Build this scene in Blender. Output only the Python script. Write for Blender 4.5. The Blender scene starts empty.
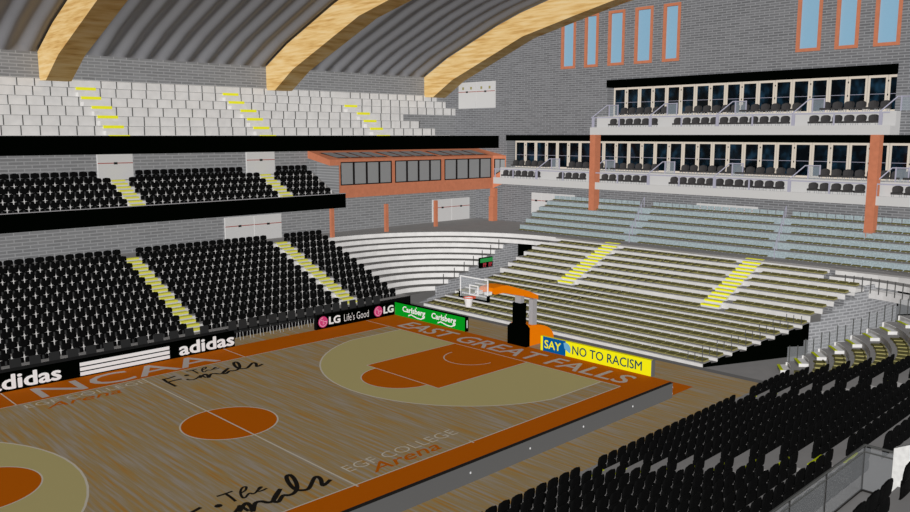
import bpy, math, random
from mathutils import Matrix, Vector
random.seed(3)
SC = bpy.context.scene
COL = SC.collection
PI = math.pi

# ------------------------------------------------------------------ camera
CX, CY, CZ, YAW, PIT, FP = -14.1962, -26.4929, 10.5376, .7971, .1477, 812.0
fwd = Vector((math.cos(YAW)*math.cos(PIT), math.sin(YAW)*math.cos(PIT), -math.sin(PIT)))
rgt = Vector((math.sin(YAW), -math.cos(YAW), 0))
up = rgt.cross(fwd)
cd = bpy.data.cameras.new('camera'); cam = bpy.data.objects.new('camera', cd); COL.objects.link(cam)
cd.sensor_fit = 'HORIZONTAL'; cd.sensor_width = 36; cd.lens = FP/910*36; cd.clip_end = 500
cam.matrix_world = Matrix(((rgt.x, up.x, -fwd.x, CX), (rgt.y, up.y, -fwd.y, CY), (rgt.z, up.z, -fwd.z, CZ), (0, 0, 0, 1)))
SC.camera = cam
SC.view_settings.view_transform = 'Standard'; SC.view_settings.look = 'None'
SC.view_settings.exposure = 0; SC.view_settings.gamma = 1; SC.view_settings.use_curve_mapping = False

def seen(x, y, z, m=12):
    q = Vector((x-CX, y-CY, z-CZ)); d = q.dot(fwd)
    if d < 1: return None
    u = 455+FP*q.dot(rgt)/d; v = 256-FP*q.dot(up)/d
    if -m < u < 910+m and -m < v < 512+m: return d
    return None

# --------------------------------------------------------------- materials
def s2l(c):
    c /= 255
    return c/12.92 if c <= .04045 else ((c+.055)/1.055)**2.4
def rgb(*c): return (s2l(c[0]), s2l(c[1]), s2l(c[2]), 1)
MATS = {}
def mat(name, col, rough=.9, spec=.05, metal=0):
    m = bpy.data.materials.new(name); m.use_nodes = True
    b = m.node_tree.nodes['Principled BSDF']
    b.inputs['Base Color'].default_value = col
    b.inputs['Roughness'].default_value = rough
    b.inputs['Specular IOR Level'].default_value = spec
    b.inputs['Metallic'].default_value = metal
    MATS[name] = m
    return m
def bsdf(m): return m.node_tree.nodes['Principled BSDF']
def speckle(m, amount=.06, scale=3.0):
    nt = m.node_tree; b = bsdf(m); c = b.inputs['Base Color'].default_value[:]
    g = nt.nodes.new('ShaderNodeNewGeometry'); n = nt.nodes.new('ShaderNodeTexNoise'); n.inputs['Scale'].default_value = scale
    r = nt.nodes.new('ShaderNodeValToRGB')
    lo = [max(0, v*(1-amount*2)) for v in c[:3]]+[1]; hi = [min(1, v*(1+amount*2)) for v in c[:3]]+[1]
    r.color_ramp.elements[0].position = .3; r.color_ramp.elements[1].position = .7
    r.color_ramp.elements[0].color = lo; r.color_ramp.elements[1].color = hi
    nt.links.new(g.outputs['Position'], n.inputs['Vector']); nt.links.new(n.outputs['Fac'], r.inputs['Fac'])
    nt.links.new(r.outputs['Color'], b.inputs['Base Color'])
    return m
def brickmat(name, axis, c1, c2, mortar, w=.62, h=.165, ms=.022):
    m = mat(name, c1); nt = m.node_tree
    g = nt.nodes.new('ShaderNodeNewGeometry'); s = nt.nodes.new('ShaderNodeSeparateXYZ'); c = nt.nodes.new('ShaderNodeCombineXYZ')
    t = nt.nodes.new('ShaderNodeTexBrick')
    nt.links.new(g.outputs['Position'], s.inputs[0]); nt.links.new(s.outputs[axis], c.inputs['X']); nt.links.new(s.outputs['Z'], c.inputs['Y'])
    nt.links.new(c.outputs[0], t.inputs['Vector'])
    t.inputs['Color1'].default_value = c1; t.inputs['Color2'].default_value = c2; t.inputs['Mortar'].default_value = mortar
    t.inputs['Scale'].default_value = 1; t.inputs['Brick Width'].default_value = w; t.inputs['Row Height'].default_value = h
    t.inputs['Mortar Size'].default_value = ms; t.inputs['Mortar Smooth'].default_value = .2
    nt.links.new(t.outputs['Color'], bsdf(m).inputs['Base Color'])
    return m
def streakmat(name, cols, sx, sy, sz, scale=1.0, detail=3, pos=None):
    m = mat(name, cols[0]); nt = m.node_tree
    g = nt.nodes.new('ShaderNodeNewGeometry'); mp = nt.nodes.new('ShaderNodeMapping'); n = nt.nodes.new('ShaderNodeTexNoise')
    mp.inputs['Scale'].default_value = (sx, sy, sz); n.inputs['Scale'].default_value = scale; n.inputs['Detail'].default_value = detail
    r = nt.nodes.new('ShaderNodeValToRGB'); e = r.color_ramp.elements
    k = len(cols); ps = pos or [.3+.4*i/(k-1) for i in range(k)]
    while len(e) < k: e.new(.5)
    for i in range(k): e[i].position = ps[i]; e[i].color = cols[i]
    nt.links.new(g.outputs['Position'], mp.inputs['Vector']); nt.links.new(mp.outputs[0], n.inputs['Vector'])
    nt.links.new(n.outputs['Fac'], r.inputs['Fac']); nt.links.new(r.outputs['Color'], bsdf(m).inputs['Base Color'])
    return m

M_floor = streakmat('wood_floor', [rgb(172, 158, 142), rgb(168, 146, 108), rgb(176, 142, 86), rgb(184, 130, 62)], 8.5, .36, 1, 1.0, 4, [.36, .5, .6, .72])
M_orange = mat('court_orange', rgb(196, 98, 0)); M_tan = mat('court_tan', rgb(192, 178, 122))
M_line = mat('court_line', rgb(212, 202, 184)); M_letter = mat('court_letter_grey', rgb(196, 184, 176)); M_ink = mat('court_ink', rgb(32, 28, 24))
M_conc = speckle(mat('concrete', rgb(150, 147, 145)), .02, 1.5)
M_concd = mat('concrete_dark', rgb(118, 116, 114))
M_white = speckle(mat('precast_white', rgb(226, 223, 220)), .03, 2)
M_black = mat('black', rgb(2, 4, 2), 1, 0)
M_seat = mat('seat_black', rgb(11, 11, 11), .8, .06)
M_post = mat('seat_grey', rgb(176, 176, 176)); M_ped = mat('pedestal_grey', rgb(60, 60, 60))
M_brickx = brickmat('brick_far', 'X', rgb(128, 128, 129), rgb(142, 142, 143), rgb(165, 165, 166), .8, .19, .03)
M_bricky = brickmat('brick_gable', 'Y', rgb(108, 108, 110), rgb(126, 126, 128), rgb(152, 152, 154), .62, .155, .026)
M_brickl = brickmat('brick_light', 'X', rgb(134, 134, 136), rgb(150, 150, 152), rgb(180, 180, 182), .5, .165, .03)
M_roof = mat('roof_metal', rgb(150, 150, 154), .8, .1)
M_beam = streakmat('glulam', [rgb(206, 158, 92), rgb(228, 186, 118), rgb(240, 204, 142), rgb(244, 214, 160)], .6, .5, 6.5, 1.0, 5, [.3, .42, .55, .7])
M_terra = speckle(mat('terracotta', rgb(202, 126, 94)), .03, 4)
M_slab = mat('slab', rgb(208, 206, 204))
M_cream = mat('door_cream', rgb(226, 214, 198)); M_glassd = streakmat('dark_glass', [rgb(2, 6, 10), rgb(8, 24, 34), rgb(30, 62, 84)], .2, 1.6, 1.1, 1.0, 2, [.42, .55, .78])
bsdf(M_glassd).inputs['Roughness'].default_value = .15; bsdf(M_glassd).inputs['Specular IOR Level'].default_value = .3
M_sky = mat('window_glass', rgb(146, 188, 214), .3, .2)
M_yel = mat('yellow', rgb(255, 252, 50)); M_yelp = mat('yellow_pale', rgb(226, 222, 90)); M_yelg = mat('yellow_green', rgb(190, 200, 20))
M_bal = mat('balcony_chair', rgb(66, 64, 64)); M_rail = mat('rail', rgb(176, 174, 190)); M_frame = mat('window_frame_black', rgb(30, 26, 26))
M_gpane = mat('booth_glass', rgb(146, 146, 146), .3, .2)
M_olive = speckle(mat('olive', rgb(104, 99, 60)), .12, 30); M_trim = mat('beige', rgb(160, 152, 98))
M_blue = speckle(mat('pale_blue_seat', rgb(168, 182, 186)), .1, 12)
M_door = mat('door_white', rgb(216, 214, 212), .35, .3); M_red = mat('door_red', rgb(170, 90, 80)); M_dark = mat('dark_detail', rgb(40, 38, 36))
M_green = mat('ad_green', rgb(0, 158, 30)); M_adw = mat('ad_white', rgb(250, 250, 250)); M_ady = mat('ad_yellow', rgb(255, 250, 20)); M_adb = mat('ad_blue', rgb(0, 92, 160))
M_adn = mat('ad_navy', rgb(10, 70, 88)); M_pink = mat('ad_pink', rgb(222, 70, 130)); M_pinkl = mat('ad_pink_light', rgb(250, 190, 215))
M_boardback = mat('board_back', rgb(108, 108, 108)); M_hoop = mat('hoop_orange', rgb(255, 134, 0)); M_post2 = mat('post_grey', rgb(172, 170, 172))
M_tick = mat('post_dark', rgb(84, 84, 82)); M_rim = mat('rim_red', rgb(235, 100, 70)); M_scred = mat('digit_red', rgb(200, 70, 80)); M_scgreen = mat('score_green', rgb(50, 160, 80))
def glassy(name, col, alpha):
    m = mat(name, col, .2, .3); bsdf(m).inputs['Alpha'].default_value = alpha
    return m
M_clear = glassy('clear_board', rgb(200, 205, 210), .22)
M_net = glassy('net', rgb(240, 240, 240), .7)
M_mesh = glassy('rail_mesh', rgb(150, 152, 154), .3)
M_balg = glassy('balustrade_glass', rgb(150, 160, 168), .3)

# ----------------------------------------------------------------- helpers
class MB:
    def __init__(s): s.v = []; s.f = []; s.mi = []; s.cur = 0
    def mesh(s, vs, fs):
        o = len(s.v); s.v += [tuple(p) for p in vs]
        for f in fs: s.f.append(tuple(i+o for i in f)); s.mi.append(s.cur)
        return s
    def box(s, x0, x1, y0, y1, z0, z1):
        if x0 > x1: x0, x1 = x1, x0
        if y0 > y1: y0, y1 = y1, y0
        if z0 > z1: z0, z1 = z1, z0
        return s.mesh([(x0, y0, z0), (x1, y0, z0), (x1, y1, z0), (x0, y1, z0), (x0, y0, z1), (x1, y0, z1), (x1, y1, z1), (x0, y1, z1)],
               [(0, 3, 2, 1), (4, 5, 6, 7), (0, 1, 5, 4), (1, 2, 6, 5), (2, 3, 7, 6), (3, 0, 4, 7)])
    def quad(s, a, b, c, d): return s.mesh([a, b, c, d], [(0, 1, 2, 3)])
    def prism(s, pts, ext):
        n = len(pts); e = Vector(ext)
        vs = [Vector(p) for p in pts]+[Vector(p)+e for p in pts]
        return s.mesh(vs, [tuple(range(n)), tuple(range(2*n-1, n-1, -1))]+[(i, i+n, (i+1) % n+n, (i+1) % n) for i in range(n)])
    def tube(s, pts, r, n=6):
        for a, b in zip(pts[:-1], pts[1:]):
            a = Vector(a); b = Vector(b); d = (b-a).normalized()
            t = Vector((0, 0, 1)) if abs(d.z) < .9 else Vector((1, 0, 0))
            e1 = d.cross(t).normalized(); e2 = d.cross(e1)
            vs = [a+(e1*math.cos(2*PI*i/n)+e2*math.sin(2*PI*i/n))*r for i in range(n)]+[b+(e1*math.cos(2*PI*i/n)+e2*math.sin(2*PI*i/n))*r for i in range(n)]
            s.mesh(vs, [tuple(range(n)), tuple(range(2*n-1, n-1, -1))]+[(i, i+n, (i+1) % n+n, (i+1) % n) for i in range(n)])
        return s
    def build(s, name, mats, parent=None):
        if not isinstance(mats, (list, tuple)): mats = [mats]
        me = bpy.data.meshes.new(name); me.from_pydata([tuple(p) for p in s.v], [], s.f)
        for m in mats: me.materials.append(m)
        if len(mats) > 1: me.polygons.foreach_set('material_index', s.mi)
        me.update()
        o = bpy.data.objects.new(name, me); COL.objects.link(o)
        if parent: o.parent = parent
        return o
def box(name, m, x0, x1, y0, y1, z0, z1, parent=None): return MB().box(x0, x1, y0, y1, z0, z1).build(name, m, parent)
def tag(o, label, cat, group=None, kind=None):
    if label: o['label'] = label
    if cat: o['category'] = cat
    if group: o['group'] = group
    if kind: o['kind'] = kind
    return o
def struct(o, label, cat='structure'):
    o['kind'] = 'structure'; o['label'] = label; o['category'] = cat
    return o
def empty(name, loc=(0, 0, 0), rz=0):
    o = bpy.data.objects.new(name, None); COL.objects.link(o); o.location = loc; o.rotation_euler = (0, 0, rz); o.empty_display_size = .2
    return o
def copy_tree(o, parent=None):
    c = o.copy(); COL.objects.link(c); c.parent = parent
    for ch in list(o.children): copy_tree(ch, c)
    return c
def text(name, s, m, origin, rot, w, h, parent=None, bold=0.0, shear=0.0, thick=.004, spacing=1.0):
    fat = max(bold, 0)*.9; bold = min(bold, 0)
    cu = bpy.data.curves.new(name, 'FONT'); cu.body = s; cu.offset = bold; cu.shear = shear; cu.extrude = 0; cu.space_character = spacing; cu.resolution_u = 3
    t = bpy.data.objects.new(name+'_src', cu); COL.objects.link(t)
    dg = bpy.context.evaluated_depsgraph_get(); dg.update()
    me = bpy.data.meshes.new_from_object(t.evaluated_get(dg)); bpy.data.objects.remove(t)
    xs = [v.co.x for v in me.vertices]; ys = [v.co.y for v in me.vertices]
    x0, x1, y0, y1 = min(xs), max(xs), min(ys), max(ys)
    for v in me.vertices: v.co = Vector(((v.co.x-x0)/(x1-x0)*w, (v.co.y-y0)/(y1-y0)*h, 0))
    if fat > 0:
        sx = w/(x1-x0); sy = h/(y1-y0); q = MB(); vs0 = [v.co.copy() for v in me.vertices]; fs0 = [tuple(p.vertices) for p in me.polygons]
        for n_, (ax, ay) in enumerate(((0, 0), (1, 0), (-1, 0), (0, 1), (0, -1), (.7, .7), (-.7, .7), (.7, -.7), (-.7, -.7))):
            q.mesh([(v.x+ax*fat*sx, v.y+ay*fat*sy*.8, .0002*n_) for v in vs0], fs0)
        me = bpy.data.meshes.new(name); me.from_pydata(q.v, [], q.f)
    me.name = name; me.materials.clear(); me.materials.append(m)
    o = bpy.data.objects.new(name, me); COL.objects.link(o); o.location = origin; o.rotation_euler = rot
    if parent: o.parent = parent
    return o
FACE_Y = (PI/2, 0, 0); FACE_X = (PI/2, 0, -PI/2)
def ribbon(mb, pts, w, z):
    # flat painted stroke of width w along a smoothed path
    P = []
    n = len(pts)
    for i in range(n-1):
        p0 = Vector(pts[max(i-1, 0)]); p1 = Vector(pts[i]); p2 = Vector(pts[i+1]); p3 = Vector(pts[min(i+2, n-1)])
        for k in range(4):
            t = k/4
            P.append(.5*((2*p1)+(p2-p0)*t+(2*p0-5*p1+4*p2-p3)*t*t+(3*p1-p0-3*p2+p3)*t**3))
    P.append(Vector(pts[-1]))
    for i in range(len(P)-1):
        a, b = P[i], P[i+1]; d = (b-a)
        if d.length < 1e-5: continue
        d.normalize(); nn = Vector((-d.y, d.x))*w/2; a2 = a-d*w*.3; b2 = b+d*w*.3
        zz = z+.00005*i
        mb.quad((a2.x-nn.x, a2.y-nn.y, zz), (b2.x-nn.x, b2.y-nn.y, zz), (b2.x+nn.x, b2.y+nn.y, zz), (a2.x+nn.x, a2.y+nn.y, zz))
def arc(cx, cy, r, a0, a1, n):
    return [(cx+r*math.cos(a0+(a1-a0)*i/n), cy+r*math.sin(a0+(a1-a0)*i/n)) for i in range(n+1)]
def band(mb, pts, w, z):
    for a, b in zip(pts[:-1], pts[1:]):
        a = Vector(a); b = Vector(b); d = (b-a).normalized(); nn = Vector((-d.y, d.x))*w/2
        mb.quad((a.x-nn.x, a.y-nn.y, z), (b.x-nn.x, b.y-nn.y, z), (b.x+nn.x, b.y+nn.y, z), (a.x+nn.x, a.y+nn.y, z))
def poly(mb, pts, z): mb.mesh([(p[0], p[1], z) for p in pts], [tuple(range(len(pts)))])

# ------------------------------------------------------------------- floor
floor = struct(MB().quad((-32, -31, 0), (18.72, -31, 0), (18.72, 24, 0), (-32, 24, 0)).build('floor', M_floor), 'streaked brown wooden arena floor around and under the basketball court', 'floor')
mb = MB(); poly(mb, [(18.72, -31), (37, -31), (37, 24), (18.72, 24)], -.002); mb.build('concrete_floor', M_conc, floor)
mb = MB(); poly(mb, [(18.70, -12.4), (19.14, -12.4), (19.14, 11.6), (18.70, 11.6)], .003); mb.build('floor_edge_strip', M_concd, floor)
L, W, KX, KW, HC = 14.04, 7.62, 8.34, 2.43, 12.46
mb = MB()
poly(mb, [(-16.2, W), (16.2, W), (16.2, 9.8), (-16.2, 9.8)], .004); poly(mb, [(-16.2, -9.8), (16.2, -9.8), (16.2, -W), (-16.2, -W)], .004)
for s in (1, -1):
    x0, x1 = sorted((s*L, s*16.2)); poly(mb, [(x0, -W), (x1, -W), (x1, W), (x0, W)], .004)
mb.build('orange_border', M_orange, floor)
tan = MB(); org = MB(); ln = MB()
ya = 6.66; ang = math.asin(ya/6.9)
for s in (1, -1):
    a = [(HC-6.9*math.cos(ang-2*ang*i/26), 6.9*math.sin(ang-2*ang*i/26)) for i in range(27)]
    pts = [(L, ya)]+a+[(L, -ya)]
    pts = [(s*x, y) for x, y in pts]
    poly(tan, pts if s > 0 else pts[::-1], .005); band(ln, pts, .07, .0075)
    k = [(KX, KW), (KX, -KW), (L, -KW), (L, KW)]; k = [(s*x, y) for x, y in k]
    poly(org, k if s > 0 else k[::-1], .0065); band(ln, k+[k[0]], .05, .0085)
    c = arc(s*KX, 0, 1.75, PI/2, 3*PI/2, 24) if s > 0 else arc(s*KX, 0, 1.75, -PI/2, PI/2, 24)
    poly(org, c, .006); band(ln, c, .05, .0085)
    ra = arc(s*12.75, 0, 1.3, PI/2, 3*PI/2, 20) if s > 0 else arc(-12.75, 0, 1.3, -PI/2, PI/2, 20)
    band(ln, ra, .05, .0088)
poly(org, arc(0, 0, 1.75, 0, 2*PI, 40)[:-1], .006); band(ln, arc(0, 0, 1.75, 0, 2*PI, 40), .06, .0075)
band(ln, [(0, -W-.15), (0, W)], .06, .0078)
band(ln, [(-L, W), (L, W), (L, -W), (-L, -W), (-L, W)], .05, .008)
for x in (-5.04, 5.04):
    band(ln, [(x, W), (x, 9.7)], .05, .008); band(ln, [(x, -W-.12), (x, -W+.12)], .05, .0083)
band(ln, [(L, W), (L, 9.7)], .05, .008)
tan.build('tan_three_point_area', M_tan, floor); org.build('orange_paint', M_orange, floor); ln.build('court_lines', M_line, floor)
text('end_lettering', 'EAST GREAT FALLS', M_letter, (14.42, 7.45, .009), (0, 0, -PI/2), 14.9, 1.25, floor, .012)
text('side_lettering', 'NCAA', M_letter, (-4.0, 7.85, .009), (0, 0, 0), 7.9, 1.6, floor, .004)
for ox, oy in ((.46, -6.72), (-4.86, 6.92)):
    text('college_lettering', 'EGF COLLEGE', M_line, (ox, oy, .0092), (0, 0, 0), 4.85, .5, floor, -.012)
    text('arena_lettering', 'Arena', M_orange, (ox+.55, oy-.62, .0095), (0, 0, 0), 2.95, .62, floor, .01, .35)
ST = {"F": [[[-0.99, 0.22], [-0.76, 0.18], [-0.43, 0.28]], [[-0.98, 0.21], [-1.04, -0.29], [-1.05, -1.12]], [[-1.08, -0.37], [-0.81, -0.31], [-0.42, -0.31]]], "i": [[[-0.24, -0.51], [-0.21, -0.7], [0.01, -0.76], [0.35, -.5], [0.45, -0.42], [.46, -.85]]], "T": [[[0.3, 0.61], [0.52, 0.6], [0.76, 0.61]], [[0.55, 0.62], [0.54, 0.27], [0.51, -0.05]]], "he": [[[0.88, 0.3], [1.09, 0.39], [1.23, 0.59], [1.1, 0.6], [0.9, 0.35], [0.78, 0.03], [0.83, -0.05], [1.06, 0.12], [1.13, 0.01], [1.3, 0.08], [1.48, 0.26], [1.55, 0.24], [1.41, 0.15], [1.31, 0.1], [1.35, 0.03], [1.47, 0.02], [1.6, 0.05]]], "nals": [[[0.26, -0.73], [0.56, -0.45], [0.67, -0.42], [0.65, -0.67], [0.54, -0.98], [0.84, -0.59], [1.03, -0.61], [1.13, -0.8], [1.33, -0.79], [1.86, -0.29], [1.53, -0.56], [1.3, -0.83], [1.38, -0.97], [1.69, -0.72], [1.84, -0.82], [2.05, -0.78], [2.32, -0.51], [2.57, 0.01], [2.65, 0.39], [2.5, 0.35], [2.31, -0.05], [2.2, -0.47], [2.22, -0.72], [2.4, -0.86], [2.59, -0.78], [3.03, -0.36], [3.18, -0.31], [3.15, -0.55], [2.94, -0.97], [3.32, -0.8]]]}
for dx, dy in ((1.61, 6.68), (-3.69, -6.03)):
    mb = MB(); z = .0095
    for k, ss in ST.items():
        for sx in ss:
            ribbon(mb, [(p[0]+dx, p[1]+dy) for p in sx], {'F': .13, 'i': .11, 'T': .09, 'he': .08, 'nals': .14}[k], z); z += .002
    poly(mb, arc(dx, dy, .12, 0, 2*PI, 10)[:-1], z)
    mb.build('script_lettering', M_ink, floor)

# ------------------------------------------------------------------- walls
GX = 35.04; CYM = -1.31
def wall_grid(mb, us, vs, holes, f):
    us = sorted(set(us)); vs = sorted(set(vs))
    for i in range(len(us)-1):
        for j in range(len(vs)-1):
            uc = (us[i]+us[i+1])/2; vc = (vs[j]+vs[j+1])/2
            if any(h[0] < uc < h[1] and h[2] < vc < h[3] for h in holes): continue
            mb.quad(f(us[i], vs[j]), f(us[i+1], vs[j]), f(us[i+1], vs[j+1]), f(us[i], vs[j+1]))
WIN = [(11.2, 12.52), (9.17, 10.37), (6.95, 8.32), (4.7, 6.11), (2.62, 3.9), (-6.59, -5.15), (-8.69, -7.4), (-10.87, -9.5), (-13.0, -11.65)]
WZ0, WZ1 = 15.42, 19.2
UB = (-10.87, 8.27, 10.56, 13.9); LB = (-20.5, 17.9, 6.75, 10.1)
holes = [(a, b, WZ0, WZ1) for a, b in WIN]+[UB, LB]
mb = MB()
us = [-24, 25.4]+[h[0] for h in holes]+[h[1] for h in holes]; vs = [0, 24]+[h[2] for h in holes]+[h[3] for h in holes]
wall_grid(mb, us, vs, holes, lambda y, z: (GX, y, z))
for (y0, y1, z0, z1) in (UB, LB):
    for y in (y0, y1): mb.quad((GX, y, z0), (GX+.95, y, z0), (GX+.95, y, z1), (GX, y, z1))
struct(mb.build('wall_right', M_bricky), 'dark grey brick gable wall with the balconies and tall windows', 'wall')
for i, (a, b) in enumerate(WIN):
    mb = MB(); t = .19
    for (y0, y1, z0, z1) in ((a, a+t, WZ0, WZ1), (b-t, b, WZ0, WZ1), (a+t, b-t, WZ0, WZ0+t), (a+t, b-t, WZ1-t, WZ1)): mb.box(GX-.06, GX+.25, y0, y1, z0, z1)
    w = struct(mb.build('window_%d' % (i+1), M_terra), 'tall narrow window in a terracotta frame on the gable, %s from the left' % ['first', 'second', 'third', 'fourth', 'fifth', 'sixth', 'seventh', 'eighth', 'ninth'][i], 'window')
    box('pane', M_sky, GX+.1, GX+.12, a+t, b-t, WZ0+t, WZ1-t, w)
YF = 21.4
def slabwall(name, x0, x1, y, z0, z1, label, m=M_brickx):
    return struct(box(name, m, x0, x1, y, y+.25, z0, z1), label, 'wall')
slabwall('wall_far_lower', -12, GX, YF, 3.5, 6.3, 'grey brick wall behind the lower far concourse')
slabwall('wall_far_middle', -12, GX, YF, 6.3, 9.6, 'grey brick wall behind the middle far tier')
slabwall('wall_far_upper', -12, GX, 25.4, 13.3, 15.4, 'grey brick band between the white upper tier and the roof')
slabwall('wall_far_terrace', 26.0, GX, 23.9, 9.6, 12.25, 'grey brick wall below the white bench rows beside the gable')
# exit doors
def exit_door(n, horiz, u0, u1, plane, z0, z1, leaves, label, lamps=False):
    def P(mb, a, b, d0, d1, za, zb):
        return mb.box(a, b, plane-d1, plane-d0, za, zb) if horiz else mb.box(plane-d1, plane-d0, a, b, za, zb)
    mb = MB(); P(mb, u0, u1, 0, .05, z0, z1); o = struct(mb.build('door_%d' % n, M_door), label, 'door')
    lw = (u1-u0)/leaves
    for i in range(leaves):
        a = u0+i*lw; mb = MB(); P(mb, a+.03, a+lw-.03, .05, .09, z0+.02, z1-.03); mb.build('door_leaf', M_door, o)
        zb = z0+(z1-z0)*.62
        mb = MB(); P(mb, a+.03, a+lw-.03, .09, .11, zb, zb+.05); mb.build('push_bar', M_red, o)
        mb = MB(); P(mb, a+lw/2-.1, a+lw/2+.1, .1, .14, zb-.05, zb+.08); mb.build('latch', M_dark, o)
        if lamps:
            for s in (.28, .72):
                mb = MB(); P(mb, a+lw*s-.09, a+lw*s+.09, .09, .12, z0+(z1-z0)*.72, z0+(z1-z0)*.82); mb.build('vision_panel', M_trim, o)
    return o
exit_door(1, True, 11.68, 15.94, YF, 3.6, 5.25, 2, 'white double exit door on the lower far concourse, left one')
exit_door(2, True, 30.01, 34.24, YF, 3.6, 5.4, 2, 'white double exit door on the lower far concourse, near the corner')
exit_door(3, True, 3.84, 5.93, YF, 7.97, 9.48, 1, 'white exit door of the middle tier above the left aisle')
exit_door(4, True, 13.41, 15.57, YF, 7.97, 9.46, 1, 'white exit door of the middle tier above the right aisle')
exit_door(5, False, 19.18, 23.42, GX, 12.75, 14.9, 2, 'white double door with small lights beside the upper tier', True)
exit_door(6, False, 10.97, 15.2, GX, 4.43, 6.07, 4, 'white doors on the gable wall behind the pale seats, left one')
exit_door(7, False, -3.36, .86, GX, 5.3, 6.07, 4, 'white doors on the gable wall behind the pale seats, centre one')
# ceiling : corrugated barrel
PRO = [(25.4, 15.36), (22.6, 16.72), (17.06, 18.8), (14.7, 19.52), (11.6, 20.24), (7, 21.2), (2, 21.75)]
PRO += [(2*CYM-y, z) for y, z in PRO[::-1]]
INN = [(24.3, 13.68), (22.0, 14.98), (14.5, 17.8), (9.6, 18.85), (6.4, 19.5), (1.5, 20.1)]
INN += [(2*CYM-y, z) for y, z in INN[::-1]]
mb = MB(); n = 12; xs = []
per = 15.24/11; x = -12.6
while x < GX+.01: xs.append(x); x += per/n
def roofz(y):
    for (a, za), (b, zb) in zip(PRO[:-1], PRO[1:]):
        if b <= y <= a: return za+(zb-za)*(a-y)/(a-b)
rows = [PRO[0], (25.25, 15.43)]+[p for p in PRO[1:] if p[0] > -14]
V = []; F = []
for i, x in enumerate(xs):
    o = .17*math.sin(2*PI*(x-2.37)/per)
    for j, (y, z) in enumerate(rows): V.append((x, y, z+.2+(o if j else -.2)))
m_ = len(rows)
for i in range(len(xs)-1):
    for j in range(m_-1): F.append((i*m_+j, i*m_+j+1, (i+1)*m_+j+1, (i+1)*m_+j))
mb.mesh(V, F); ceil = struct(mb.build('ceiling', M_roof), 'corrugated grey metal barrel roof', 'ceiling')
for p in ceil.data.polygons: p.use_smooth = True
LAB = ['curved wooden roof beam at the left edge of the view', 'curved wooden roof beam rising over the middle of the far tier', 'curved wooden roof beam nearest the brick gable wall']
for i, X in enumerate((2.37, 17.6, 32.84)):
    pts = [p for p in PRO if p[0] > -12]; inn = [p for p in INN if p[0] > -12]
    V = []; F = []
    # quad strip between outer and inner lines sampled at matching parameters
    def samp(line, k, n=40):
        Ls = [0]
        for a, b in zip(line[:-1], line[1:]): Ls.append(Ls[-1]+math.dist(a, b))
        t = Ls[-1]*k/n
        for q in range(len(Ls)-1):
            if t <= Ls[q+1]+1e-9:
                f = (t-Ls[q])/(Ls[q+1]-Ls[q]); return (line[q][0]+(line[q+1][0]-line[q][0])*f, line[q][1]+(line[q+1][1]-line[q][1])*f)
    ol = [(25.38, 13.72), (25.38, 15.36)]+pts[1:]; il = [(24.3, 13.68)]+inn[1:]
    poly_pts = [(X, y, z) for y, z in ol]+[(X, y, z) for y, z in il[::-1]]
    nv = len(poly_pts)
    mb = MB(); th = 1.42
    # side faces as fans of quads between matching vertices
    no, ni = len(ol), len(il)
    vs = [(X, y, z) for y, z in ol]+[(X, y, z) for y, z in il]; vs2 = [(X+th, y, z) for _, y, z in vs]
    tri = []; a = 0; b = 0
    while a < no-1 or b < ni-1:
        ca = abs(ol[min(a+1, no-1)][0]-il[b][0]) if a < no-1 else 1e9
        cb = abs(ol[a][0]-il[min(b+1, ni-1)][0]) if b < ni-1 else 1e9
        if ca <= cb: tri.append((a, a+1, no+b)); a += 1
        else: tri.append((a, no+b+1, no+b)); b += 1
    fs = tri+[tuple(j+nv for j in t[::-1]) for t in tri]
    fs += [(j, j+nv, j+1+nv, j+1) for j in range(no-1)]+[(no+j, no+j+1, no+j+1+nv, no+j+nv) for j in range(ni-1)]
    fs += [(0, no, no+nv, nv)]
    mb.mesh(vs+vs2, fs)
    tag(mb.build('roof_beam', M_beam), LAB[i], 'roof beam', 'curved wooden roof beams')

# ----------------------------------------------------- seats (prototypes)
def shell(mb, prof, y0, th, bow):
    # prof: list of (z, halfwidth, yoffset); bowed plate
    nx = 4; V = []
    for side in (0, 1):
        for (z, hw, yo) in prof:
            for i in range(nx+1):
                t = -1+2*i/nx
                V.append((hw*t, y0+yo+bow*t*t+(th if side else 0), z-(.02*abs(t)**3 if z == prof[-1][0] else 0)))
    k = nx+1; m = len(prof); F = []
    for s in (0, 1):
        for j in range(m-1):
            for i in range(nx):
                a = s*m*k+j*k+i; q = (a, a+1, a+k+1, a+k); F.append(q if s == 0 else q[::-1])
    N = m*k
    for j in range(m-1):
        F.append((j*k, (j+1)*k, (j+1)*k+N, j*k+N)); F.append((j*k+nx, j*k+nx+N, (j+1)*k+nx+N, (j+1)*k+nx))
    for i in range(nx):
        F.append((i, i+N, i+1+N, i+1)); a = (m-1)*k+i; F.append((a, a+1, a+1+N, a+N))
    mb.mesh(V, F)
def seat_back(mb): shell(mb, [(.25, .195, .008), (.28, .225, .0), (.38, .232, -.008), (.46, .218, -.016), (.505, .185, -.02), (.53, .12, -.022)], -.2, .025, .006)
def seat_pan(mb): shell(mb, [(.0, .21, .01), (.03, .228, -.006), (.12, .232, -.01), (.215, .224, -.004), (.25, .195, .004)], -.185, .03, .006)
def seat_ped(mb): mb.box(-.03, .03, -.155, -.1, 0, .2)
seat0 = empty('stadium_seat')
mb = MB(); seat_back(mb); mb.build('backrest', M_seat, seat0)
mb = MB(); seat_pan(mb); mb.build('seat', M_seat, seat0)
mb = MB(); seat_ped(mb); mb.build('pedestal', M_ped, seat0)
for o in seat0.children:
    for p in o.data.polygons: p.use_smooth = (o.name != 'pedestal')
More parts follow.
